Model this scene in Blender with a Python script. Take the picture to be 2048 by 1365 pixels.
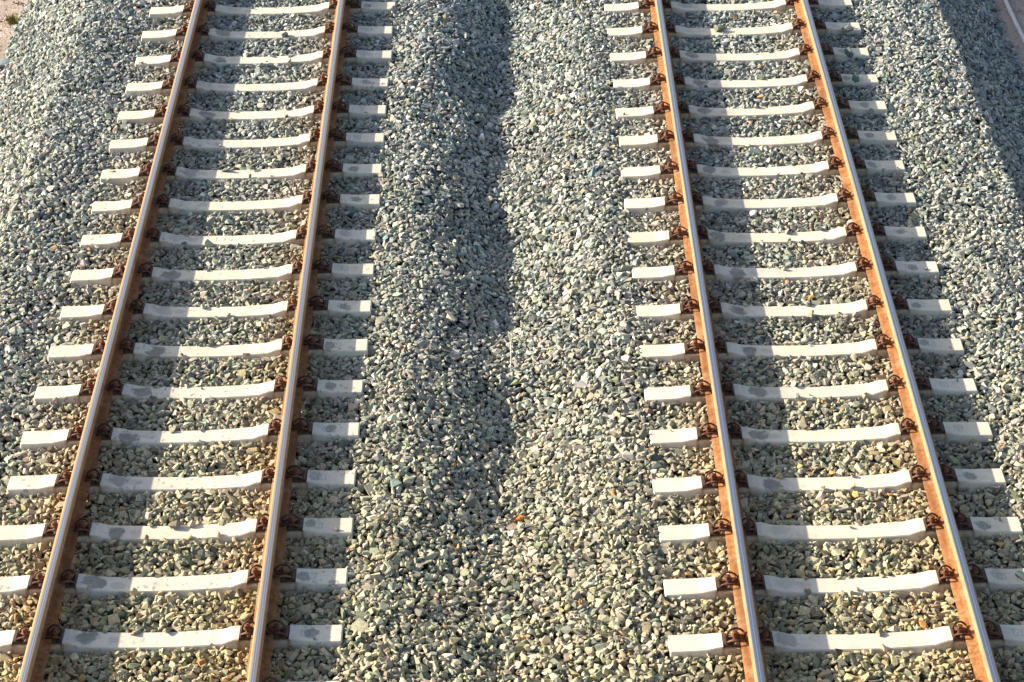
import bpy, bmesh, math, random
import numpy as np
from mathutils import Vector, Matrix

for o in list(bpy.data.objects):
    bpy.data.objects.remove(o)
S = bpy.context.scene
C = S.collection
R = math.radians

# ------------------------------------------------------------------ camera
PITCH, YAW, ROLL = 0.573554, -0.0058296, -0.0265418
CAM_X, CAM_H, FPX = 0.16475, 10.03738, 4550.35
fwd = Vector((math.sin(YAW)*math.cos(PITCH), math.cos(YAW)*math.cos(PITCH), -math.sin(PITCH)))
rt = fwd.cross(Vector((0, 0, 1))).normalized()
up = rt.cross(fwd)
rr = rt*math.cos(ROLL) + up*math.sin(ROLL)
uu = -rt*math.sin(ROLL) + up*math.cos(ROLL)
cam_data = bpy.data.cameras.new('camera')
cam = bpy.data.objects.new('camera', cam_data)
C.objects.link(cam)
M = Matrix.Identity(4)
for i in range(3):
    M[i][0], M[i][1], M[i][2] = rr[i], uu[i], -fwd[i]
M[0][3], M[1][3], M[2][3] = CAM_X, 0.0, CAM_H
cam.matrix_world = M
cam_data.sensor_width = 36.0
cam_data.lens = 36.0*FPX/2048.0
cam_data.clip_start = 0.1
cam_data.clip_end = 5000.0
S.camera = cam

# ------------------------------------------------------------------ light
SUN_EL = 21.7                      # degrees
SUN_TRAVEL = Vector((1.0, -0.30, -0.415)).normalized()   # the way the light travels
W = bpy.data.worlds.new('World')
S.world = W
W.use_nodes = True
wn = W.node_tree
bg = wn.nodes['Background']
sky = wn.nodes.new('ShaderNodeTexSky')
sky.sky_type = 'NISHITA'
sky.sun_disc = False
sky.dust_density = 2.5
sky.ozone_density = 0.6
sky.sun_elevation = R(SUN_EL)
sky.sun_rotation = math.atan2(-SUN_TRAVEL.x, -SUN_TRAVEL.y)
wn.links.new(sky.outputs[0], bg.inputs[0])
bg.inputs[1].default_value = 0.093
sl = bpy.data.lights.new('sun', 'SUN')
sl.energy = 5.0
sl.angle = R(0.53)
sl.color = (1.0, 0.885, 0.69)
sun = bpy.data.objects.new('sun', sl)
C.objects.link(sun)
sun.rotation_euler = SUN_TRAVEL.to_track_quat('-Z', 'Y').to_euler()
sun.location = (-20, 20, 20)
S.view_settings.view_transform = 'Standard'
S.view_settings.look = 'None'
S.view_settings.exposure = 1.25
S.view_settings.gamma = 1.0
S.view_settings.use_curve_mapping = False

# ------------------------------------------------------------------ plan of the place (metres; z = 0 is the foot of the rails)
TRACK = 4.8107                     # between the two track centres
YROW = {-1: 22.1516, 1: 21.9647}   # farthest visible sleeper of the left / right track
PITCHY = 0.6
GAUGE = 1.507                      # between rail-head centres
SLEEPER_L = 2.6
XC = {-1: -TRACK/2, 1: TRACK/2}
rng = np.random.default_rng(11)
random.seed(11)

# ------------------------------------------------------------------ helpers
def tag(o, label=None, cat=None, group=None, kind=None):
    if label: o['label'] = label
    if cat: o['category'] = cat
    if group: o['group'] = group
    if kind: o['kind'] = kind
    return o

def link(name, me, mats, parent=None):
    if not isinstance(mats, (list, tuple)):
        mats = [mats]
    for m in mats:
        me.materials.append(m)
    o = bpy.data.objects.new(name, me)
    C.objects.link(o)
    if parent is not None:
        o.parent = parent
    return o

def bm_obj(name, bm, mats, parent=None, smooth=False, recalc=True):
    if recalc:
        bmesh.ops.recalc_face_normals(bm, faces=bm.faces)
    me = bpy.data.meshes.new(name)
    bm.to_mesh(me)
    bm.free()
    if smooth:
        me.shade_smooth()
    else:
        me.shade_flat()
    return link(name, me, mats, parent)

def tube(bm, pts, rad, seg=8, mat=0, caps=True):
    pts = [Vector(p) for p in pts]
    rads = rad if isinstance(rad, (list, tuple)) else [rad]*len(pts)
    rings = []
    n = len(pts)
    t0 = (pts[1]-pts[0]).normalized()
    ref = Vector((0, 0, 1)) if abs(t0.z) < .9 else Vector((1, 0, 0))
    nrm = t0.cross(ref).normalized()
    for i, p in enumerate(pts):
        t = (pts[min(i+1, n-1)]-pts[max(i-1, 0)]).normalized()
        nrm = (nrm - t*nrm.dot(t)).normalized()
        b = t.cross(nrm)
        rings.append([bm.verts.new(p + (nrm*math.cos(2*math.pi*k/seg) + b*math.sin(2*math.pi*k/seg))*rads[i]) for k in range(seg)])
    for i in range(n-1):
        for k in range(seg):
            f = bm.faces.new((rings[i][k], rings[i][(k+1) % seg], rings[i+1][(k+1) % seg], rings[i+1][k]))
            f.material_index = mat
            f.smooth = True
    if caps:
        bm.faces.new(rings[0][::-1]).material_index = mat
        bm.faces.new(rings[-1]).material_index = mat

def spline(pts, per=5):
    """Catmull-Rom through the points"""
    P = [Vector(p) for p in pts]
    P = [2*P[0]-P[1]] + P + [2*P[-1]-P[-2]]
    out = []
    for i in range(1, len(P)-2):
        for k in range(per):
            t = k/per
            a, b, c, d = P[i-1], P[i], P[i+1], P[i+2]
            out.append(0.5*((2*b) + (c-a)*t + (2*a-5*b+4*c-d)*t*t + (3*b-a-3*c+d)*t**3))
    out.append(P[-2])
    return out

def lathe(bm, cx, cy, prof, seg=16):
    rings = []
    for r, z in prof:
        rings.append([bm.verts.new((cx+r*math.cos(2*math.pi*k/seg), cy+r*math.sin(2*math.pi*k/seg), z)) for k in range(seg)])
    for i in range(len(rings)-1):
        for k in range(seg):
            bm.faces.new((rings[i][k], rings[i][(k+1) % seg], rings[i+1][(k+1) % seg], rings[i+1][k]))
    bm.faces.new(rings[-1])
    bm.faces.new(rings[0][::-1])

# ------------------------------------------------------------------ materials
class NT:
    def __init__(self, name):
        self.m = bpy.data.materials.new(name)
        self.m.use_nodes = True
        self.t = self.m.node_tree
        self.b = self.t.nodes['Principled BSDF']
    def n(self, typ, **kw):
        nd = self.t.nodes.new(typ)
        for k, v in kw.items():
            setattr(nd, k, v)
        return nd
    def l(self, a, b):
        self.t.links.new(a, b)
    def val(self, sock, v):
        if isinstance(v, bpy.types.NodeSocket):
            self.l(v, sock)
        else:
            sock.default_value = v
    def math(self, op, a, b=0.0, clamp=False):
        nd = self.n('ShaderNodeMath', operation=op)
        nd.use_clamp = clamp
        self.val(nd.inputs[0], a)
        self.val(nd.inputs[1], b)
        return nd.outputs[0]
    def mix(self, fac, a, b, mode='MIX'):
        nd = self.n('ShaderNodeMix', data_type='RGBA', blend_type=mode)
        self.val(nd.inputs[0], fac)
        for s, v in ((nd.inputs[6], a), (nd.inputs[7], b)):
            if isinstance(v, bpy.types.NodeSocket):
                self.l(v, s)
            else:
                s.default_value = (*v, 1.0)
        return nd.outputs[2]
    def ramp(self, fac, lo, hi, a=0.0, b=1.0):
        nd = self.n('ShaderNodeMapRange', interpolation_type='SMOOTHSTEP')
        self.val(nd.inputs[0], fac)
        nd.inputs[1].default_value, nd.inputs[2].default_value = lo, hi
        nd.inputs[3].default_value, nd.inputs[4].default_value = a, b
        return nd.outputs[0]
    def noise(self, vec, scale, detail=3, rough=0.6, w=None):
        nd = self.n('ShaderNodeTexNoise')
        if w is not None:
            nd.noise_dimensions = '4D'
            self.val(nd.inputs['W'], w)
        self.l(vec, nd.inputs['Vector'])
        nd.inputs['Scale'].default_value = scale
        nd.inputs['Detail'].default_value = detail
        nd.inputs['Roughness'].default_value = rough
        return nd.outputs[0]
    def scalev(self, vec, s):
        nd = self.n('ShaderNodeVectorMath', operation='MULTIPLY')
        self.l(vec, nd.inputs[0])
        nd.inputs[1].default_value = s
        return nd.outputs[0]
    def bump(self, h, strength, dist):
        nd = self.n('ShaderNodeBump')
        nd.inputs['Strength'].default_value = strength
        nd.inputs['Distance'].default_value = dist
        self.l(h, nd.inputs['Height'])
        self.l(nd.outputs[0], self.b.inputs['Normal'])
    def col(self, c):
        self.val(self.b.inputs['Base Color'], c if isinstance(c, bpy.types.NodeSocket) else (*c, 1.0))
    def rough(self, r):
        self.val(self.b.inputs['Roughness'], r)
    def spec(self, s):
        self.b.inputs['Specular IOR Level'].default_value = s

def mat_stone():
    t = NT('crushed_stone')
    a = t.n('ShaderNodeAttribute', attribute_name='stone_color')
    g = t.n('ShaderNodeNewGeometry')
    n1 = t.noise(g.outputs['Position'], 70, 3, .6)
    n2 = t.noise(g.outputs['Position'], 260, 2, .6)
    f = t.ramp(n1, .3, .7, .78, 1.22)
    c = t.n('ShaderNodeVectorMath', operation='SCALE')
    t.l(a.outputs['Color'], c.inputs[0])
    t.l(f, c.inputs['Scale'])
    c2 = t.mix(t.ramp(n2, .62, .72, 0, .35), c.outputs[0], (.52, .50, .44))
    t.col(c2)
    t.rough(.88)
    t.spec(.25)
    t.bump(n2, .5, .004)
    return t.m

def mat_bed(name, c1, c2, sc=40):
    t = NT(name)
    g = t.n('ShaderNodeNewGeometry')
    n1 = t.noise(g.outputs['Position'], sc, 5, .7)
    n3 = t.noise(g.outputs['Position'], 1.3, 3, .6)
    c = t.mix(t.ramp(n1, .35, .65), c1, c2)
    c = t.mix(t.ramp(n3, .4, .7, 0, .4), c, tuple(v*.6 for v in c1))
    t.col(c)
    t.rough(.95)
    t.spec(.15)
    t.bump(n1, 1.0, .02)
    return t.m

def mat_concrete():
    t = NT('sleeper_concrete')
    tc = t.n('ShaderNodeTexCoord')
    oi = t.n('ShaderNodeObjectInfo')
    rnd = oi.outputs['Random']
    w = t.math('MULTIPLY', rnd, 37.0)
    P = tc.outputs['Object']
    sep = t.n('ShaderNodeSeparateXYZ')
    t.l(P, sep.inputs[0])
    X, Y, Z = sep.outputs
    fine = t.noise(P, 220, 3, .7, w)
    mid = t.noise(P, 22, 4, .6, w)
    big = t.noise(P, 4.5, 3, .5, w)
    c = t.mix(t.ramp(big, .35, .68), (.71, .645, .505), (.58, .52, .40))
    tone = t.ramp(t.math('FRACT', t.math('MULTIPLY', rnd, 91.0)), 0, 1, 0, .45)
    c = t.mix(tone, c, (.55, .525, .49))
    grime = t.noise(t.scalev(P, (1.6, 3.0, 2.0)), 3.2, 5, .68, t.math('ADD', w, 21.0))
    c = t.mix(t.math('MULTIPLY', t.ramp(grime, .50, .70, 0, .7), t.math('ADD', t.math('MULTIPLY', tone, .8), .5)), c, (.40, .375, .345))
    c = t.mix(t.ramp(mid, .3, .75, 0, .35), c, (.70, .655, .56))
    c = t.mix(t.ramp(fine, .58, .76, 0, .32), c, (.34, .31, .27))
    # small dark blotches, more of them on some sleepers than on others
    n4 = t.noise(t.scalev(P, (1.0, .8, 1.0)), 26, 2, .5, t.math('ADD', w, 11.3))
    sepl = t.n('ShaderNodeSeparateXYZ')
    t.l(oi.outputs['Location'], sepl.inputs[0])
    leftt = t.ramp(sepl.outputs[0], -1, 1, 1.0, .35)
    amt = t.math('MULTIPLY', t.ramp(rnd, 0, 1, .35, 1.0), leftt)
    c = t.mix(t.math('MULTIPLY', t.ramp(n4, .58, .68), amt), c, (.30, .285, .27))
    n5 = t.noise(P, 60, 1, .5, t.math('ADD', w, 4.1))
    c = t.mix(t.math('MULTIPLY', t.ramp(n5, .70, .74), .6), c, (.20, .19, .18))
    # the round damp stains beside the rails
    def blob(cx, rx, ry, seed, strength, colour, c):
        wob = t.noise(P, 13, 3, .6, t.math('ADD', w, seed))
        r1 = t.math('FRACT', t.math('MULTIPLY', rnd, 7.0+seed))
        r2 = t.math('FRACT', t.math('MULTIPLY', rnd, 23.0+seed*3))
        ox = t.math('MULTIPLY', t.math('SUBTRACT', r1, .5), .11)
        dx = t.math('DIVIDE', t.math('SUBTRACT', t.math('SUBTRACT', X, cx), ox), rx)
        dy = t.math('DIVIDE', t.math('ADD', Y, t.math('MULTIPLY', t.math('SUBTRACT', r2, .6), .05)), ry)
        d = t.math('SQRT', t.math('ADD', t.math('MULTIPLY', dx, dx), t.math('MULTIPLY', dy, dy)))
        d = t.math('ADD', d, t.math('MULTIPLY', t.math('SUBTRACT', wob, .5), 2.0))
        m = t.ramp(d, .66, 1.0, 1, 0)
        m = t.math('MULTIPLY', m, t.ramp(mid, .3, .7, .7, 1.0))
        s = t.math('MULTIPLY', m, t.math('MULTIPLY', t.ramp(r2, .05, .6, .12, 1.0), strength))
        top = t.ramp(Z, -.075, -.055)
        return t.mix(t.math('MULTIPLY', s, top), c, colour)
    c = blob(-.46, .085, .085, 1.0, .95, (.205, .19, .165), c)
    c = blob(-.31, .06, .045, 5.0, .35, (.27, .26, .23), c)
    c = blob(1.04, .055, .06, 2.0, .8, (.19, .18, .16), c)
    # cast maker's plate: a faint outlined box with unreadable marks in it
    def box(cx, hx, hy, th, seed):
        ax = t.math('ABSOLUTE', t.math('SUBTRACT', X, cx))
        ay = t.math('ABSOLUTE', t.math('SUBTRACT', Y, .0))
        dx = t.math('SUBTRACT', ax, hx)
        dy = t.math('SUBTRACT', ay, hy)
        d = t.math('MAXIMUM', dx, dy)
        line = t.ramp(t.math('ABSOLUTE', d), th*.5, th, 1, 0)
        inner = t.ramp(d, -.022, -.012, 1, 0)
        nn = t.noise(t.scalev(P, (1.0, .55, 1.0)), 95, 1, .5, t.math('ADD', w, seed))
        return t.math('MAXIMUM', line, t.math('MULTIPLY', inner, t.ramp(nn, .52, .6)))
    bx = box(.33, .085, .055, .006, 3.0)
    gate = t.ramp(t.noise(P, 18, 2, .6, w), .38, .55, .15, 1.0)
    c = t.mix(t.math('MULTIPLY', t.math('MULTIPLY', bx, gate), .45), c, (.40, .30, .20))
    b2 = box(1.05, .028, .03, .005, 9.0)
    c = t.mix(t.math('MULTIPLY', b2, .4), c, (.14, .13, .12))
    # sides: hairline drips and ochre rust run-off around the fastenings
    side = t.ramp(Z, -.10, -.045, 1, 0)
    drips = t.noise(t.scalev(P, (70.0, 1.0, 2.5)), 1.0, 2, .6, w)
    c = t.mix(t.math('MULTIPLY', t.ramp(drips, .68, .73), t.math('MULTIPLY', side, .6)), c, (.12, .11, .10))
    axs = t.math('ABSOLUTE', t.math('SUBTRACT', t.math('ABSOLUTE', X), .7535))
    near = t.ramp(axs, .12, .26, 1, 0)
    low = t.ramp(Z, -.002, .012, 1, 0)
    nz = t.ramp(mid, .25, .6, .25, 1)
    c = t.mix(t.math('MULTIPLY', t.math('MULTIPLY', near, low), t.math('MULTIPLY', nz, .8)), c, (.34, .23, .10))
    ax0 = t.math('ABSOLUTE', X)
    e1 = t.math('ABSOLUTE', t.math('SUBTRACT', ax0, .940))
    e2 = t.math('ABSOLUTE', t.math('SUBTRACT', ax0, .601))
    edge = t.math('MULTIPLY', t.ramp(t.math('MINIMUM', e1, e2), .004, .02, 1, 0), t.ramp(Z, .008, .0135, 1, 0))
    c = t.mix(t.math('MULTIPLY', t.math('MULTIPLY', edge, nz), .6), c, (.20, .12, .06))
    t.col(c)
    t.rough(.85)
    t.spec(.3)
    t.bump(t.math('ADD', fine, t.math('MULTIPLY', bx, -.5)), .25, .003)
    return t.m

def mat_rust(name, c1, c2, c3, rough=.85):
    t = NT(name)
    g = t.n('ShaderNodeNewGeometry')
    P = g.outputs['Position']
    n1 = t.noise(P, 30, 5, .7)
    n2 = t.noise(t.scalev(P, (12, .7, 12)), 1.2, 3, .6)
    n3 = t.noise(P, 180, 2, .6)
    c = t.mix(t.ramp(n1, .38, .62), tuple(v*.86 for v in c1), tuple(v*1.10 for v in c2))
    c = t.mix(t.ramp(n2, .42, .66, 0, .8), c, c3)
    n4 = t.noise(P, 5.5, 4, .7)
    c = t.mix(t.ramp(n4, .50, .66, 0, .5), c, (.30, .20, .12))
    n6 = t.noise(t.scalev(P, (1, .5, 1)), 9.0, 5, .75)
    c = t.mix(t.ramp(n6, .54, .68, 0, .6), c, tuple(v*.42 for v in c1))
    c = t.mix(t.ramp(n3, .6, .72, 0, .5), c, tuple(v*.5 for v in c1))
    t.col(c)
    t.rough(rough)
    t.spec(.25)
    t.bump(n3, .35, .002)
    return t.m

def mat_steel():
    t = NT('polished_rail_steel')
    tc = t.n('ShaderNodeTexCoord')
    P = tc.outputs['Object']
    sep = t.n('ShaderNodeSeparateXYZ')
    t.l(P, sep.inputs[0])
    ax = t.math('ABSOLUTE', t.math('SUBTRACT', sep.outputs[0], .001))
    st = t.noise(t.scalev(P, (420, .6, 1)), 1.0, 3, .6)
    st2 = t.noise(t.scalev(P, (90, .25, 1)), 1.0, 2, .6)
    c = t.mix(t.ramp(st, .3, .7), (.42, .42, .46), (.66, .65, .68))
    ctr = t.ramp(t.math('ABSOLUTE', t.math('SUBTRACT', sep.outputs[0], .003)), .003, .008, 1, 0)
    c = t.mix(t.math('MULTIPLY', ctr, .7), c, (.95, .95, .96))  # bright reflection streak painted into the colour along the middle of the head
    # the wheel-polished band is narrower on the left track
    oi = t.n('ShaderNodeObjectInfo')
    sl_ = t.n('ShaderNodeSeparateXYZ')
    t.l(oi.outputs['Location'], sl_.inputs[0])
    right = t.math('GREATER_THAN', sl_.outputs[0], 0.0)
    wv = t.noise(t.scalev(P, (1, .9, 1)), 1.0, 2, .5)
    axw = t.math('ADD', t.math('SUBTRACT', ax, t.math('MULTIPLY', right, .0085)), t.math('MULTIPLY', t.math('SUBTRACT', wv, .5), .006))
    edge = t.ramp(axw, .0095, .0170)
    c = t.mix(edge, c, (.36, .235, .125))
    t.col(c)
    t.l(t.math('SUBTRACT', 1.0, t.math('MULTIPLY', edge, .85)), t.b.inputs['Metallic'])
    t.rough(t.math('ADD', t.ramp(ax, .018, .030, .26, .6), t.ramp(st2, .3, .7, -.04, .07)))
    t.bump(st, .06, .001)
    return t.m

def mat_plain(name, c, rough=.7, var=.3, scale=60):
    t = NT(name)
    tc = t.n('ShaderNodeTexCoord')
    n1 = t.noise(tc.outputs['Object'], scale, 3, .6)
    t.col(t.mix(t.ramp(n1, .3, .7), tuple(v*(1-var) for v in c), tuple(min(1, v*(1+var)) for v in c)))
    t.rough(rough)
    t.spec(.3)
    t.bump(n1, .3, .003)
    return t.m

M_STONE = mat_stone()
M_BED = mat_bed('ballast_dust', (.075, .075, .068), (.16, .155, .135))
M_DIRT = mat_bed('pinkish_dirt', (.34, .26, .22), (.62, .52, .46), 38)
M_CONC = mat_concrete()
M_WEB = mat_rust('rail_web_rust', (.215, .088, .029), (.285, .124, .042), (.145, .058, .024))
M_HEADSIDE = mat_rust('rail_head_rust', (.34, .20, .10), (.42, .26, .13), (.30, .16, .075), .7)
M_STEEL = mat_steel()
M_CLIP = mat_rust('clip_rust', (.07, .028, .017), (.13, .048, .026), (.045, .02, .014), .65)
M_BOLT = mat_rust('bolt_rust', (.12, .045, .025), (.19, .075, .04), (.08, .032, .02), .7)
M_PLATE = mat_plain('guide_plate_plastic', (.085, .048, .030), .55, .35, 50)
M_PAD = mat_plain('rail_pad_rubber', (.03, .028, .026), .8, .2, 50)

# ------------------------------------------------------------------ terrain
def profile(x, y):
    """height of the finished ballast surface"""
    x = np.asarray(x, float); y = np.asarray(y, float)
    flat = -.046
    z = np.full(np.broadcast(x, y).shape, flat)
    # outer shoulders
    for s, crest, sl_ in ((-1, 4.42, .62), (1, 4.60, .74)):
        d = s*x - crest
        cr = .10*np.exp(-((s*x-4.15)/.28)**2)
        z = z + np.where(s*x > 3.6, cr*.35, 0)
        z = np.where(d > 0, np.maximum(flat - sl_*d - .1*np.clip(d, 0, .3), -.72), z)
    # the dip between the two tracks: deeper farther away
    depth = .225 + .075*np.clip((y-16)/7, -1, 1) + .04*np.sin(y*1.9) + .03*np.sin(y*4.3+1)
    depth = depth*np.where(y < 14.5, np.clip(.55+.45*(y-11.5)/3.0, .45, 1), 1)*np.clip(.85+.15*(y-13.5)/3.0, .85, 1)
    xm = .02 + .035*np.sin(y*.9) + .015*np.sin(y*2.7)
    dl = np.clip((x-(xm-.70))/.68, 0, 1)**1.3; dr = np.clip(((xm+.78)-x)/.78, 0, 1)
    shape = np.minimum(dl, dr)
    shape = shape*shape*(3-2*shape)*.5 + shape*.5
    z = z - depth*shape + .035*np.exp(-((x-xm+.85)/.2)**2) + .03*np.exp(-((x-xm-.95)/.2)**2)
    # uneven hand- and machine-spread surface
    lump = (np.sin(x*5.1+y*2.3+.7)*np.sin(y*4.7-x*1.9+2.1) + .8*np.sin(x*8.7-y*3.9+4)*np.sin(y*7.9+x*2.7)
            + .6*np.sin(x*13.3+y*6.1)*np.sin(y*12.1-x*7.7+1.3))
    away = np.clip((np.minimum(np.abs(x), 99)*0 + np.where(np.abs(x) < 1.0, 1.15, np.where(np.abs(x) > 3.8, 1, .55))), 0, 1)
    z = z + .011*lump*away
    return z

Y0, Y1 = 9.6, 25.4
def sheet(name, xs, ys, zf, mat):
    me = bpy.data.meshes.new(name)
    X, Yg = np.meshgrid(xs, ys)
    Z = zf(X, Yg)
    co = np.stack([X, Yg, Z], -1).reshape(-1, 3)
    nx, ny = len(xs), len(ys)
    i = (np.arange(ny-1)[:, None]*nx + np.arange(nx-1)[None]).reshape(-1)
    f = np.stack([i, i+1, i+nx+1, i+nx], -1)
    me.from_pydata(co.tolist(), [], f.tolist())
    me.shade_smooth()
    return link(name, me, mat)

def bump2(x, y):
    return .012*np.sin(x*9.1+y*3.3)*np.sin(y*7.7-x*2.1) + .008*np.sin(x*23+1)*np.sin(y*19)
xs = np.concatenate([[-900, -200, -60, -20, -10, -8], np.arange(-7, 7.01, .1), [8, 10, 20, 60, 200, 900]])
ys = np.concatenate([[-900, -200, -60, -10, 0, 5], np.arange(8, 30.01, .15), [40, 60, 120, 300, 900, 2500]])
ground = sheet('ground', xs, ys, lambda x, y: np.where(np.abs(x) < 5, -.80, -.725) + bump2(x, y)*(np.abs(x) < 8), M_DIRT)
tag(ground, kind='structure')
xs = np.arange(-5.60, 5.71, .07)
ys = np.concatenate([[2, 5, 8], np.arange(9, 27.01, .15), [30, 36, 50]])
bed = sheet('ballast_bed', xs, ys, lambda x, y: profile(x, y) - .065 - .12*((x < -5.46) | (x > 5.56)), M_BED)
tag(bed, kind='structure')

# ------------------------------------------------------------------ loose stone, dropped piece by piece on a height map
RES = .008
GX0, GX1 = -6.9, 6.9
NX, NY = int((GX1-GX0)/RES), int((Y1-Y0)/RES)
gx = GX0 + (np.arange(NX)+.5)*RES
gy = Y0 + (np.arange(NY)+.5)*RES
GXm, GYm = np.meshgrid(gx, gy, indexing='ij')
TOP = profile(GXm, GYm)
side_dirt = (GXm > 5.50) | (GXm < -5.42)
Hm = np.where(side_dirt, -.745, TOP - .075).astype(np.float32)
TOP = np.where(side_dirt, -.715, TOP).astype(np.float32)
# ballast lies a little lower under the rails and stays off the sleepers
HMARK = Hm.copy()
for s in (-1, 1):
    for r_ in (-1, 1):
        xr = XC[s] + r_*GAUGE/2
        m = np.abs(GXm-xr) < .11
        TOP[m] = np.minimum(TOP[m], -.035)
ROWS = range(-2, 20)
def sleeper_half(ax):
    """half width of the sleeper's top at distance ax from its middle"""
    return np.interp(ax, [0, .40, .57, .94, 1.08, 1.3], [.108, .106, .088, .088, .10, .102])
for s in (-1, 1):
    for i in ROWS:
        yc = YROW[s]-PITCHY*i
        ia, ib = int((XC[s]-1.3-GX0)/RES), int((XC[s]+1.3-GX0)/RES)
        ja, jb = max(0, int((yc-.088-Y0)/RES)), min(NY, int((yc+.088-Y0)/RES))
        if jb <= ja: continue
        Hm[ia:ib, ja:jb] = -.03
        xg = gx[ia:ib, None]; yg = gy[None, ja:jb]
        ragged = np.sin(xg*17+i*2.3+s)*np.sin(xg*41+i*5.1) + .5*np.sin(xg*83+i)
        edge_ok = (np.abs(yg-yc) > .062) & (ragged > 1.2) & (np.abs(np.abs(xg-XC[s])-.7535) > .22)
        TOP[ia:ib, ja:jb] = np.where(edge_ok, -.018, -.3)

# stone prototypes
def make_protos(n, npts, seed):
    rs = np.random.default_rng(seed)
    out = []
    for k in range(n):
        bm = bmesh.new()
        d = rs.normal(size=(npts, 3)); d /= np.linalg.norm(d, axis=1)[:, None]
        d = np.sign(d)*np.abs(d)**.75
        d *= rs.uniform(.78, 1.08, (npts, 1))
        for p in d:
            bm.verts.new(p)
        r_ = bmesh.ops.convex_hull(bm, input=bm.verts)
        loose = [v for v in bm.verts if not v.link_faces]
        bmesh.ops.delete(bm, geom=loose, context='VERTS')
        bmesh.ops.triangulate(bm, faces=bm.faces)
        bmesh.ops.recalc_face_normals(bm, faces=bm.faces)
        bm.verts.index_update()
        v = np.array([w_.co[:] for w_ in bm.verts], np.float32)
        f = np.array([[q.index for q in fc.verts] for fc in bm.faces], np.int32)
        v = v/np.abs(v).max(0)
        out.append((v, f))
        bm.free()
    return out
PROTO = make_protos(36, 11, 3) + make_protos(18, 15, 4)

# footprints: size class x elongation x angle
SIZES = np.array([.011, .016, .021, .026, .031, .037, .045, .055])   # half of the long axis
ANG = 8
foot = {}
for si, a in enumerate(SIZES):
    for ei, el in enumerate((.55, .75, .92)):
        for k in range(ANG):
            th = math.pi*k/ANG
            b = a*el
            n = int(math.ceil(a/RES))
            q = np.arange(-n, n+1)*RES
            QX, QY = np.meshgrid(q, q, indexing='ij')
            u = (QX*math.cos(th)+QY*math.sin(th))/a
            v = (-QX*math.sin(th)+QY*math.cos(th))/b
            r2 = u*u+v*v
            mk = r2 < 1.0
            if mk.sum() < 1:
                mk[n, n] = True
            dome = np.sqrt(np.clip(1-r2, .0, 1)).astype(np.float32)
            foot[(si, ei, k)] = (n, mk, dome)

# where stones are wanted: what this camera sees, plus a margin for a step to the side
def half_view(y):
    return 3.5 + (y-11.7)*.20 + 1.25
def in_zone(x, y):
    return (abs(x) < min(6.7, half_view(y)))

placed = []
def drop(N, probs, tol, seed, xlim=None):
    rs = np.random.default_rng(seed)
    X = rs.uniform(GX0+.06, GX1-.06, N); Yq = rs.uniform(Y0+.06, Y1-.06, N)
    keep = np.abs(X) < np.minimum(6.7, half_view(Yq))
    if xlim is not None:
        keep &= xlim(X, Yq)
    X, Yq = X[keep], Yq[keep]
    n_ = len(X)
    SI = rs.choice(len(SIZES), n_, p=probs)
    EI = rs.integers(0, 3, n_)
    K = rs.integers(0, ANG, n_)
    FL = rs.uniform(.38, .78, n_)
    I = ((X-GX0)/RES).astype(int); J = ((Yq-Y0)/RES).astype(int)
    fold = .5
    for x, y, si, ei, k, fl, i, j in zip(X.tolist(), Yq.tolist(), SI.tolist(), EI.tolist(), K.tolist(), FL.tolist(), I.tolist(), J.tolist()):
        n, mk, dome = foot[(si, ei, k)]
        a = SIZES[si]
        c = a*fl
        sub = Hm[i-n:i+n+1, j-n:j+n+1]
        if sub.shape != mk.shape:
            continue
        vals = sub[mk]
        mx = float(vals.max())
        rest = .45*float(vals.mean()) + .55*mx
        z = rest + c*.72
        if z + c*.75 > TOP[i, j] + tol:
            continue
        new = z + c*.88*dome
        np.maximum(sub, np.where(mk, new, -9), out=sub)
        placed.append((x, y, z, a, a*(.55, .75, .92)[ei], c, math.pi*k/ANG))

BIG = np.array([0, .02, .08, .18, .24, .24, .17, .07]); BIG /= BIG.sum()
MIDS = np.array([.0, .08, .2, .26, .22, .14, .08, .02]); MIDS /= MIDS.sum()
SML = np.array([.2, .3, .28, .16, .06, 0, 0, 0]); SML /= SML.sum()
core = lambda X, Y: (X > -5.44) & (X < 5.52)
drop(210000, BIG, .012, 1, core)
drop(200000, MIDS, .016, 2, core)
drop(190000, MIDS, .010, 5, core)
drop(170000, SML, .012, 3, core)
drop(60000, np.array([.5, .3, .12, .05, .03, 0, 0, 0]), .02, 4, lambda X, Y: (X < -5.40) | (X > 5.48))
chip = random.Random(5)
for s_ in (-1, 1):
    for i_ in ROWS:
        for k_ in range(chip.choice([0, 0, 1, 1, 2])):
            lx = chip.choice([chip.uniform(-.40, .40), chip.uniform(-1.25, -1.08), chip.uniform(1.08, 1.25), chip.uniform(-.40, .40)])
            a_ = chip.uniform(.007, .016)
            side_ = chip.choice([-1, 1])
            ly = side_*chip.uniform(.04, .07)
            topz = float(np.interp(abs(lx), [0, .17, .34, .45, 1.07, 1.3], [-.038, -.036, -.028, -.018, -.004, -.008]))
            placed.append((XC[s_]+lx, YROW[s_]-PITCHY*i_+ly, topz+a_*.5, a_*1.2, a_, a_*.6, chip.uniform(0, 3)))
PL = np.array(placed, np.float32)
print('stones placed', len(PL))

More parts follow.
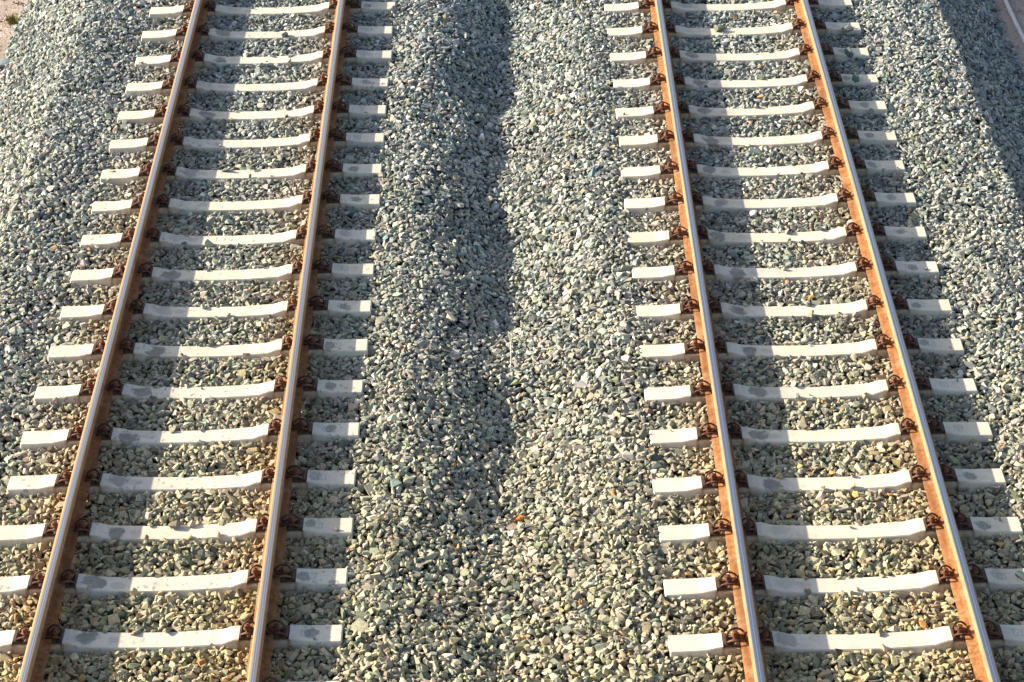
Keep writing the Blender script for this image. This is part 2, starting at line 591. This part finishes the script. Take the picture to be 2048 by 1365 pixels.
def stone_colours(x, y, n, rs):
    pal = np.array([
        (.350, .350, .295), (.275, .285, .245), (.410, .400, .335), (.190, .215, .200),
        (.450, .425, .340), (.520, .500, .430), (.130, .145, .140), (.400, .345, .245),
        (.600, .580, .520), (.265, .275, .175), (.450, .260, .120), (.420, .315, .260), (.160, .225, .205)])
    pr = np.array([.20, .17, .16, .09, .11, .07, .05, .05, .020, .028, .005, .014, .015]); pr /= pr.sum()
    c = pal[rs.choice(len(pal), n, p=pr)]
    c = c*.93*rs.uniform(.66, 1.30, (n, 1))*rs.uniform(.93, 1.07, (n, 3))*np.array([1.0, .995, .98])
    # rust and brake dust on the stones along the rails
    f = np.zeros(n)
    for s in (-1, 1):
        for r_ in (-1, 1):
            xr = XC[s]+r_*GAUGE/2
            w_ = (1.0 if s < 0 else .62)
            f = np.maximum(f, w_*np.exp(-(np.abs(x-xr)/.30)**2))
    f = f*rs.uniform(.35, 1.0, n)*np.clip(1.15-(y-12)/25, .6, 1)
    och = np.array([(.36, .245, .105), (.30, .215, .11), (.25, .15, .075), (.40, .31, .17)])[rs.integers(0, 4, n)]
    c = c*(1-f[:, None]*.85) + och*f[:, None]*.85
    # between the rails the ballast is browner than on the shoulders
    t_ = np.exp(-((np.abs(x)-2.4)/1.15)**4)*.5*np.clip(1.2-(y-12)/8, .08, 1)
    c = c*(1-t_[:, None]) + (c*np.array([1.08, 1.0, .80]))*t_[:, None]
    # colour cast of lens and light painted into the stones: bluer far, yellower near
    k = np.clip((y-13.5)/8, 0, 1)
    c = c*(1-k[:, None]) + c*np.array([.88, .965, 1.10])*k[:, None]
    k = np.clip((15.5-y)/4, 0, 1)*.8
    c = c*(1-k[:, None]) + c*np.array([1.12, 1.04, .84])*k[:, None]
    d = (x < -5.46) | (x > 5.54)
    pink = np.array([(.50, .40, .35), (.42, .33, .27), (.56, .48, .43), (.33, .27, .24)])[rs.integers(0, 4, n)]
    c[d] = pink[d]
    return np.clip(c, .02, .8)

def rot_mats(yaw, tx, ty):
    cz, sz = np.cos(yaw), np.sin(yaw)
    cx, sx = np.cos(tx), np.sin(tx)
    cy, sy = np.cos(ty), np.sin(ty)
    n = len(yaw)
    Rz = np.zeros((n, 3, 3)); Rz[:, 0, 0] = cz; Rz[:, 0, 1] = -sz; Rz[:, 1, 0] = sz; Rz[:, 1, 1] = cz; Rz[:, 2, 2] = 1
    Rx = np.zeros((n, 3, 3)); Rx[:, 0, 0] = 1; Rx[:, 1, 1] = cx; Rx[:, 1, 2] = -sx; Rx[:, 2, 1] = sx; Rx[:, 2, 2] = cx
    Ry = np.zeros((n, 3, 3)); Ry[:, 1, 1] = 1; Ry[:, 0, 0] = cy; Ry[:, 0, 2] = sy; Ry[:, 2, 0] = -sy; Ry[:, 2, 2] = cy
    return Rx @ Ry @ Rz

def build_stones(name, PL, seed):
    rs = np.random.default_rng(seed)
    n = len(PL)
    slope_x = (profile(PL[:, 0]+.05, PL[:, 1])-profile(PL[:, 0]-.05, PL[:, 1]))/.1
    slope_x = np.where(np.abs(PL[:, 0]) > 5.46, 0, slope_x)
    tx = rs.normal(0, R(26), n)
    ty = rs.normal(0, R(26), n) - np.arctan(slope_x)
    Rm = rot_mats(PL[:, 6], tx, ty)
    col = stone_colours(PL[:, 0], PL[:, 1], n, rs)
    pid = rs.integers(0, len(PROTO), n)
    VV, FF, CC = [], [], []
    base = 0
    for p, (v, f) in enumerate(PROTO):
        idx = np.where(pid == p)[0]
        if not len(idx): continue
        sc = PL[idx, 3:6]*1.12
        flip = rs.choice([-1.0, 1.0], (len(idx), 1)).repeat(2, 1)
        loc = v[None]*sc[:, None, :]
        loc[:, :, :2] *= flip[:, None, :]
        w_ = np.einsum('nij,nvj->nvi', Rm[idx], loc) + PL[idx, None, :3]
        VV.append(w_.reshape(-1, 3))
        F_ = f[None] + (np.arange(len(idx))*len(v))[:, None, None] + base
        FF.append(F_.reshape(-1, 3))
        CC.append(np.repeat(col[idx], len(f), axis=0))
        base += len(idx)*len(v)
    V = np.concatenate(VV).astype(np.float32); F = np.concatenate(FF).astype(np.int32); Cc = np.concatenate(CC)
    me = bpy.data.meshes.new(name)
    me.vertices.add(len(V)); me.vertices.foreach_set('co', V.ravel())
    me.loops.add(len(F)*3); me.loops.foreach_set('vertex_index', F.ravel())
    me.polygons.add(len(F)); me.polygons.foreach_set('loop_start', np.arange(0, len(F)*3, 3, dtype=np.int32))
    me.update(calc_edges=True)
    me.shade_flat()
    at = me.attributes.new('stone_color', 'FLOAT_COLOR', 'FACE')
    at.data.foreach_set('color', np.concatenate([Cc, np.ones((len(Cc), 1))], 1).astype(np.float32).ravel())
    print(name, 'tris', len(F))
    return link(name, me, M_STONE)

core_m = (PL[:, 0] > -5.46) & (PL[:, 0] < 5.54)
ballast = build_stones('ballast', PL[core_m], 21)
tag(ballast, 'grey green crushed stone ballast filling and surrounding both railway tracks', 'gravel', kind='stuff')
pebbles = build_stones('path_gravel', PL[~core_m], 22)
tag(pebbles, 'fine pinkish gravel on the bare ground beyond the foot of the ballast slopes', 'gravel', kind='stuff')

# ------------------------------------------------------------------ sleepers
def sleeper_mesh():
    bm = bmesh.new()
    # x, top z, half width of the top
    st = [(-1.300, -.016, .085), (-1.292, -.008, .091), (-1.18, -.007, .091), (-1.06, -.004, .089), (-.985, .008, .081), (-.942, .014, .078),
          (-.940, -.006, .083), (-.602, -.006, .083),
          (-.600, .014, .078), (-.560, .011, .078), (-.475, -.018, .083), (-.34, -.028, .083), (-.17, -.036, .083), (0, -.038, .083)]
    st = st + [(-x, z, w) for x, z, w in st[-2::-1]]
    rings = []
    for x, z, w in st:
        ch = .008
        e = .012 if abs(x) > 1.295 else 0
        pts = [(w, z-ch*.9), (w-ch*.8, z), (-(w-ch*.8), z), (-w, z-ch*.9),
               (-(w+(z+.20)*.27) + e, -.20), ((w+(z+.20)*.27) - e, -.20)]
        rings.append([bm.verts.new((x, yy, zz)) for yy, zz in pts])
    for a, b in zip(rings[:-1], rings[1:]):
        for k in range(6):
            bm.faces.new((a[k], a[(k+1) % 6], b[(k+1) % 6], b[k]))
    bm.faces.new(rings[0]); bm.faces.new(rings[-1][::-1])
    return bm

def clip_pts():
    half = [(-.034, .012, .031), (-.040, .032, .030), (-.036, .052, .036), (-.012, .065, .050), (.020, .067, .056), (.052, .056, .044),
            (.068, .042, .022), (.056, .030, .014), (.040, .020, .022), (.015, .0185, .036), (-.012, .016, .040), (-.024, .0, .041)]
    return half + [(u, -v, w) for u, v, w in half[-2::-1]]

def fastening(parent, x_foot, d, plate_k, clip_k):
    """one rail fastening: u runs away from the rail, d = +1 or -1 along the sleeper"""
    def T(u, v, w):
        return (x_foot + d*u, v, w)
    bm = bmesh.new()
    tube(bm, [T(p[0]*clip_k+.004, p[1]*.96, p[2]) for p in spline(clip_pts(), 5)], .0074, 8)
    clip = bm_obj('rail_clip', bm, M_CLIP, parent, smooth=True)
    # angled guide plate that fills the groove between shoulder and rail foot
    bm = bmesh.new()
    prof = [(.003, -.004), (.003, .016), (.024, .018), (.040, .006), (.056, .006), (.074, .015), (.090, .024), (.1085, .023), (.1085, -.004)]
    n = len(prof)
    rings = []
    for v in (-.060, -.053, .053, .060):
        ins = .004 if abs(v) > .058 else 0
        rings.append([bm.verts.new(T(u*plate_k, v, w-(ins if w > 0 else 0))) for u, w in prof])
    for a, b in zip(rings[:-1], rings[1:]):
        for k in range(n):
            bm.faces.new((a[k], a[(k+1) % n], b[(k+1) % n], b[k]))
    bm.faces.new(rings[0]); bm.faces.new(rings[-1][::-1])
    bm_obj('guide_plate', bm, M_PLATE, clip)
    # sleeper screw: washer flange, hexagon head, square nib
    bm = bmesh.new()
    cx = T(.024*clip_k+.003, 0, 0)[0]
    lathe(bm, cx, 0, [(.012, .0), (.012, .044), (.0255, .045), (.0255, .051), (.020, .056)], 16)
    lathe(bm, cx, 0, [(.0195, .0555), (.0195, .076), (.016, .080)], 6)
    lathe(bm, cx, 0, [(.008, .0775), (.007, .086)], 4)
    bm_obj('sleeper_screw', bm, M_BOLT, clip)
    return clip

FOOT = .075
def pad_mesh(x):
    bm = bmesh.new()
    bmesh.ops.create_cube(bm, size=1)
    for v in bm.verts:
        v.co = Vector((x+v.co.x*.147, v.co.y*.15, -.0025+v.co.z*.005))
    return bm

def copy_tree(o, parent=None):
    c = o.copy()
    C.objects.link(c)
    c.parent = parent
    for ch in o.children:
        copy_tree(ch, c)
    return c

proto = bpy.data.objects.new('concrete_sleeper', None)
C.objects.link(proto)
bm_obj('concrete_body', sleeper_mesh(), M_CONC, proto)
for r_ in (-1, 1):
    xr = r_*GAUGE/2
    bm_obj('rail_pad', pad_mesh(xr), M_PAD, proto)
    for d_ in (-1, 1):
        outer = (d_ == r_)
        fastening(proto, xr + d_*FOOT, d_, 1.0 if outer else .71, 1.08 if outer else .86)

ORD = ['', 'first', 'second', 'third', 'fourth', 'fifth', 'sixth', 'seventh', 'eighth', 'ninth', 'tenth', 'eleventh', 'twelfth',
       'thirteenth', 'fourteenth', 'fifteenth', 'sixteenth', 'seventeenth', 'eighteenth']
first = True
for s in (-1, 1):
    tr = 'left track' if s < 0 else 'right track'
    grp = 'concrete sleepers under the left track' if s < 0 else 'concrete sleepers under the right track'
    for i in ROWS:
        if first:
            o = proto; first = False
        else:
            o = copy_tree(proto)
        o.location = (XC[s] + random.uniform(-.008, .008), YROW[s]-PITCHY*i + random.uniform(-.009, .009), random.uniform(-.003, .0))
        o.rotation_euler = (0, 0, R(random.uniform(-.7, .7)))
        if 0 <= i <= 17:
            k = 18-i
            if k == 1:
                lab = f'nearest whole sleeper of the {tr}, white concrete, just above the bottom edge'
            elif k == 18:
                lab = f'farthest white concrete sleeper of the {tr}, touching the top edge'
            elif k > 9:
                lab = f'white concrete sleeper of the {tr}, {ORD[19-k]} down from the top edge'
            else:
                lab = f'white concrete sleeper of the {tr}, {ORD[k]} up from the bottom edge'
        elif i == 18:
            lab = f'sleeper of the {tr} cut by the bottom edge, only its rusty clips show'
        elif i < 0:
            lab = f'white concrete sleeper of the {tr} beyond the top edge of the photo'
        else:
            lab = f'white concrete sleeper of the {tr} below the bottom edge of the photo'
        tag(o, lab, 'sleeper', grp)

# ------------------------------------------------------------------ rails
def rail_object(name, x, label):
    half = [(.0, .172, 0), (.020, .1715, 0), (.027, .1695, 0), (.0325, .165, 1), (.0355, .158, 1), (.0360, .150, 1), (.0365, .1375, 1), (.0345, .1345, 1),
            (.020, .1285, 2), (.0125, .123, 2), (.009, .112, 2), (.00825, .085, 2), (.009, .055, 2), (.012, .040, 2), (.022, .031, 2),
            (.045, .0235, 2), (.073, .0125, 2), (.075, .0105, 2), (.075, .0015, 2), (.0735, .0, 2)]
    prof = half + [(-a, z, m) for a, z, m in half[:0:-1]]
    n = len(prof)
    ysx = [4.0] + list(np.arange(9.0, 27.0, .6)) + [34.0, 60.0]
    bm = bmesh.new()
    rings = [[bm.verts.new((a, yy, z)) for a, z, m in prof] for yy in ysx]
    nh = len(half)
    for A, B in zip(rings[:-1], rings[1:]):
        for k in range(n):
            if k < nh-1:
                m = half[k+1][2]
            elif k == nh-1:
                m = 2
            else:
                kk = n-k
                m = half[min(kk, nh-1)][2]
            f = bm.faces.new((A[k], A[(k+1) % n], B[(k+1) % n], B[k]))
            f.material_index = m
            f.smooth = True
    bm.faces.new(rings[0]).material_index = 2
    bm.faces.new(rings[-1][::-1]).material_index = 2
    bmesh.ops.recalc_face_normals(bm, faces=bm.faces)
    for e in bm.edges:
        if len(e.link_faces) == 2 and e.calc_face_angle(0) > R(35):
            e.smooth = False
    me = bpy.data.meshes.new(name)
    bm.to_mesh(me); bm.free()
    o = link(name, me, [M_STEEL, M_HEADSIDE, M_WEB])
    o.location = (x, 0, .0012)
    return tag(o, label, 'rail', 'steel rails of the two tracks')
rail_object('steel_rail', XC[-1]-GAUGE/2, 'leftmost steel rail, left rail of the left track with shaded brown web')
rail_object('steel_rail', XC[-1]+GAUGE/2, 'right rail of the left track with dark brown web, nearest the dip on its left')
rail_object('steel_rail', XC[1]-GAUGE/2, 'left rail of the right track with sunlit orange web, beside the central dip')
rail_object('steel_rail', XC[1]+GAUGE/2, 'rightmost steel rail, right rail of the right track with sunlit orange web')

# ------------------------------------------------------------------ things lying about
def attr_colour(me, c):
    at = me.attributes.new('stone_color', 'FLOAT_COLOR', 'FACE')
    n = len(me.polygons)
    at.data.foreach_set('color', np.tile(np.array([*c, 1.0], np.float32), n))

def single_stone(x, y, z, dims, yaw, colour, label, seed):
    v, f = make_protos(1, 16, seed)[0]
    me = bpy.data.meshes.new('stone')
    me.from_pydata((v*np.array(dims)/2).tolist(), [], f.tolist())
    me.shade_flat()
    attr_colour(me, colour)
    o = link('loose_stone', me, M_STONE)
    o.location = (x, y, z)
    o.rotation_euler = (R(6), R(-5), yaw)
    return tag(o, label, 'stone', 'single stones lying on sleepers or beside them')

single_stone(-2.221, 21.50, .005-.03, (.075, .07, .06), .3, (.05, .06, .06), 'dark stone lying on the second sleeper from the top of the left track', 101)
single_stone(-2.404, 13.20, -.012, (.10, .07, .035), .1, (.25, .22, .17), 'flat brownish stone on the middle of a left track sleeper, third from bottom', 102)
single_stone(-2.600, 12.44, -.02, (.065, .06, .06), .9, (.50, .42, .26), 'small tan stone against the second sleeper from the bottom, left track', 103)
single_stone(2.255, 21.38, -.012, (.12, .09, .06), .4, (.16, .17, .12), 'olive stone on the second sleeper from the top of the right track', 104)
single_stone(3.512, 20.70, .015, (.11, .11, .08), .2, (.10, .14, .14), 'dark stone on the outer end of a right track sleeper, third from the top', 105)
single_stone(3.488, 20.13, .015, (.12, .09, .07), 1.2, (.09, .14, .13), 'blue green stone on the outer end of the fourth sleeper from the top, right', 106)
single_stone(3.585, 12.36, .02, (.085, .10, .06), .6, (.07, .11, .12), 'dark blue stone on the outer sleeper end near the bottom right corner', 107)
single_stone(1.32, 12.86, -.035, (.12, .07, .06), .4, (.19, .20, .17), 'large grey stone leaning on the left end of a right track sleeper', 108)
single_stone(3.549, 21.25, .01, (.15, .09, .06), .2, (.16, .19, .17), 'grey green stone on the outer end of a right track sleeper near the top', 110)
single_stone(-5.353, 22.25, -.66, (.26, .19, .12), .3, (.16, .21, .22), 'big blue grey stone at the foot of the slope by the left edge', 109)
single_stone(-2.713, 12.12, -.075, (.10, .085, .06), .3, (.62, .64, .70), 'pale bluish stone between the last two sleepers of the left track', 111)
single_stone(.115, 13.42, -.20, (.09, .08, .06), .6, (.42, .15, .04), 'rusty orange stone in the dip between the tracks, low in the photo', 112)
single_stone(2.78, 11.95, -.075, (.15, .12, .08), .8, (.50, .34, .13), 'large yellow and orange stone between the last two sleepers of the right track', 113)

M_TWIG = mat_plain('dry_twig_bark', (.46, .40, .34), .8, .3, 80)
M_WIRE = mat_plain('rusty_wire', (.07, .045, .035), .7, .3, 80)
M_PIPE = mat_plain('grey_conduit', (.62, .60, .57), .6, .12, 30)
def twig(name, lines, mat, label, cat, r=.004):
    bm = bmesh.new()
    for pts in lines:
        P = spline(pts, 4)
        tube(bm, P, [r*(1-.5*k/len(P)) for k in range(len(P))], 6)
    return tag(bm_obj(name, bm, mat, None, smooth=True), label, cat)
def zt(x, y):
    return float(profile(np.array([x]), np.array([y]))[0]) + .03
twig('dry_twig', [[(.060, 15.38, zt(.06, 15.38)), (.063, 15.55, zt(.06, 15.55)+.02), (.066, 15.78, zt(.06, 15.8)+.03), (.075, 15.90, zt(.07, 15.9)+.02), (.040, 16.03, zt(.04, 16.03)+.01)],
                  [(-.075, 15.70, zt(-.07, 15.7)), (-.03, 15.80, zt(-.03, 15.8)+.02), (.0, 15.93, zt(0, 15.93)+.02)],
                  [(-.03, 15.80, zt(-.03, 15.8)+.02), (.015, 15.80, zt(.01, 15.8)+.03), (.035, 15.72, zt(.03, 15.7))]],
     M_TWIG, 'pale dry forked twig lying in the dip between the two tracks', 'twig', .0055)
twig('dry_stalk', [[(5.02, 22.02, zt(5.02, 22.02)), (5.07, 22.15, zt(5.07, 22.15)+.10), (5.16, 22.40, zt(5.16, 22.4)+.18)]],
     M_TWIG, 'thin dry stalk sticking up from the shaded slope at the top right', 'stalk', .006)
twig('wire', [[(-.10, 13.33, zt(-.1, 13.33)), (.0, 13.355, zt(0, 13.36)+.01), (.08, 13.40, zt(.08, 13.4)+.005), (.11, 13.46, zt(.1, 13.46))]],
     M_WIRE, 'dark rusty wire beside the orange stone in the dip between the tracks', 'wire', .0045)

# pale conduit along the foot of the right slope
bm = bmesh.new()
pp = [(5.625-.010*k+.006*math.sin(k*2.1), 23.43+k, -.655) for k in np.arange(-3.2, 1.7, .35)]
tube(bm, pp, .023, 10)
tag(bm_obj('conduit', bm, M_PIPE, None, smooth=True), 'thin pale grey conduit along the foot of the slope at the top right corner', 'pipe')

# small tuft of grass in the top left corner
M_GRASS = mat_plain('tuft_grass', (.16, .15, .035), .8, .35, 30)
bm = bmesh.new()
for k in range(170):
    a = random.uniform(0, 2*math.pi); rad = abs(random.gauss(0, .05))
    bx, by = rad*math.cos(a), rad*math.sin(a)
    h = random.uniform(.05, .11)
    lean = random.uniform(.1, .7)
    dx, dy = math.cos(a)*lean*h, math.sin(a)*lean*h
    wv = Vector((-math.sin(a), math.cos(a), 0))*.0035
    b0 = Vector((bx, by, 0)); m0 = Vector((bx+dx*.4, by+dy*.4, h*.6)); t0 = Vector((bx+dx, by+dy, h))
    v = [bm.verts.new(p) for p in (b0-wv, b0+wv, m0+wv*.7, m0-wv*.7, t0)]
    bm.faces.new((v[0], v[1], v[2], v[3])); bm.faces.new((v[3], v[2], v[4]))
g = bm_obj('grass_tuft', bm, M_GRASS, None)
g.location = (-5.492, 23.50, -.73)
tag(g, 'small olive green grass tuft on pink ground in the top left corner', 'grass tuft')
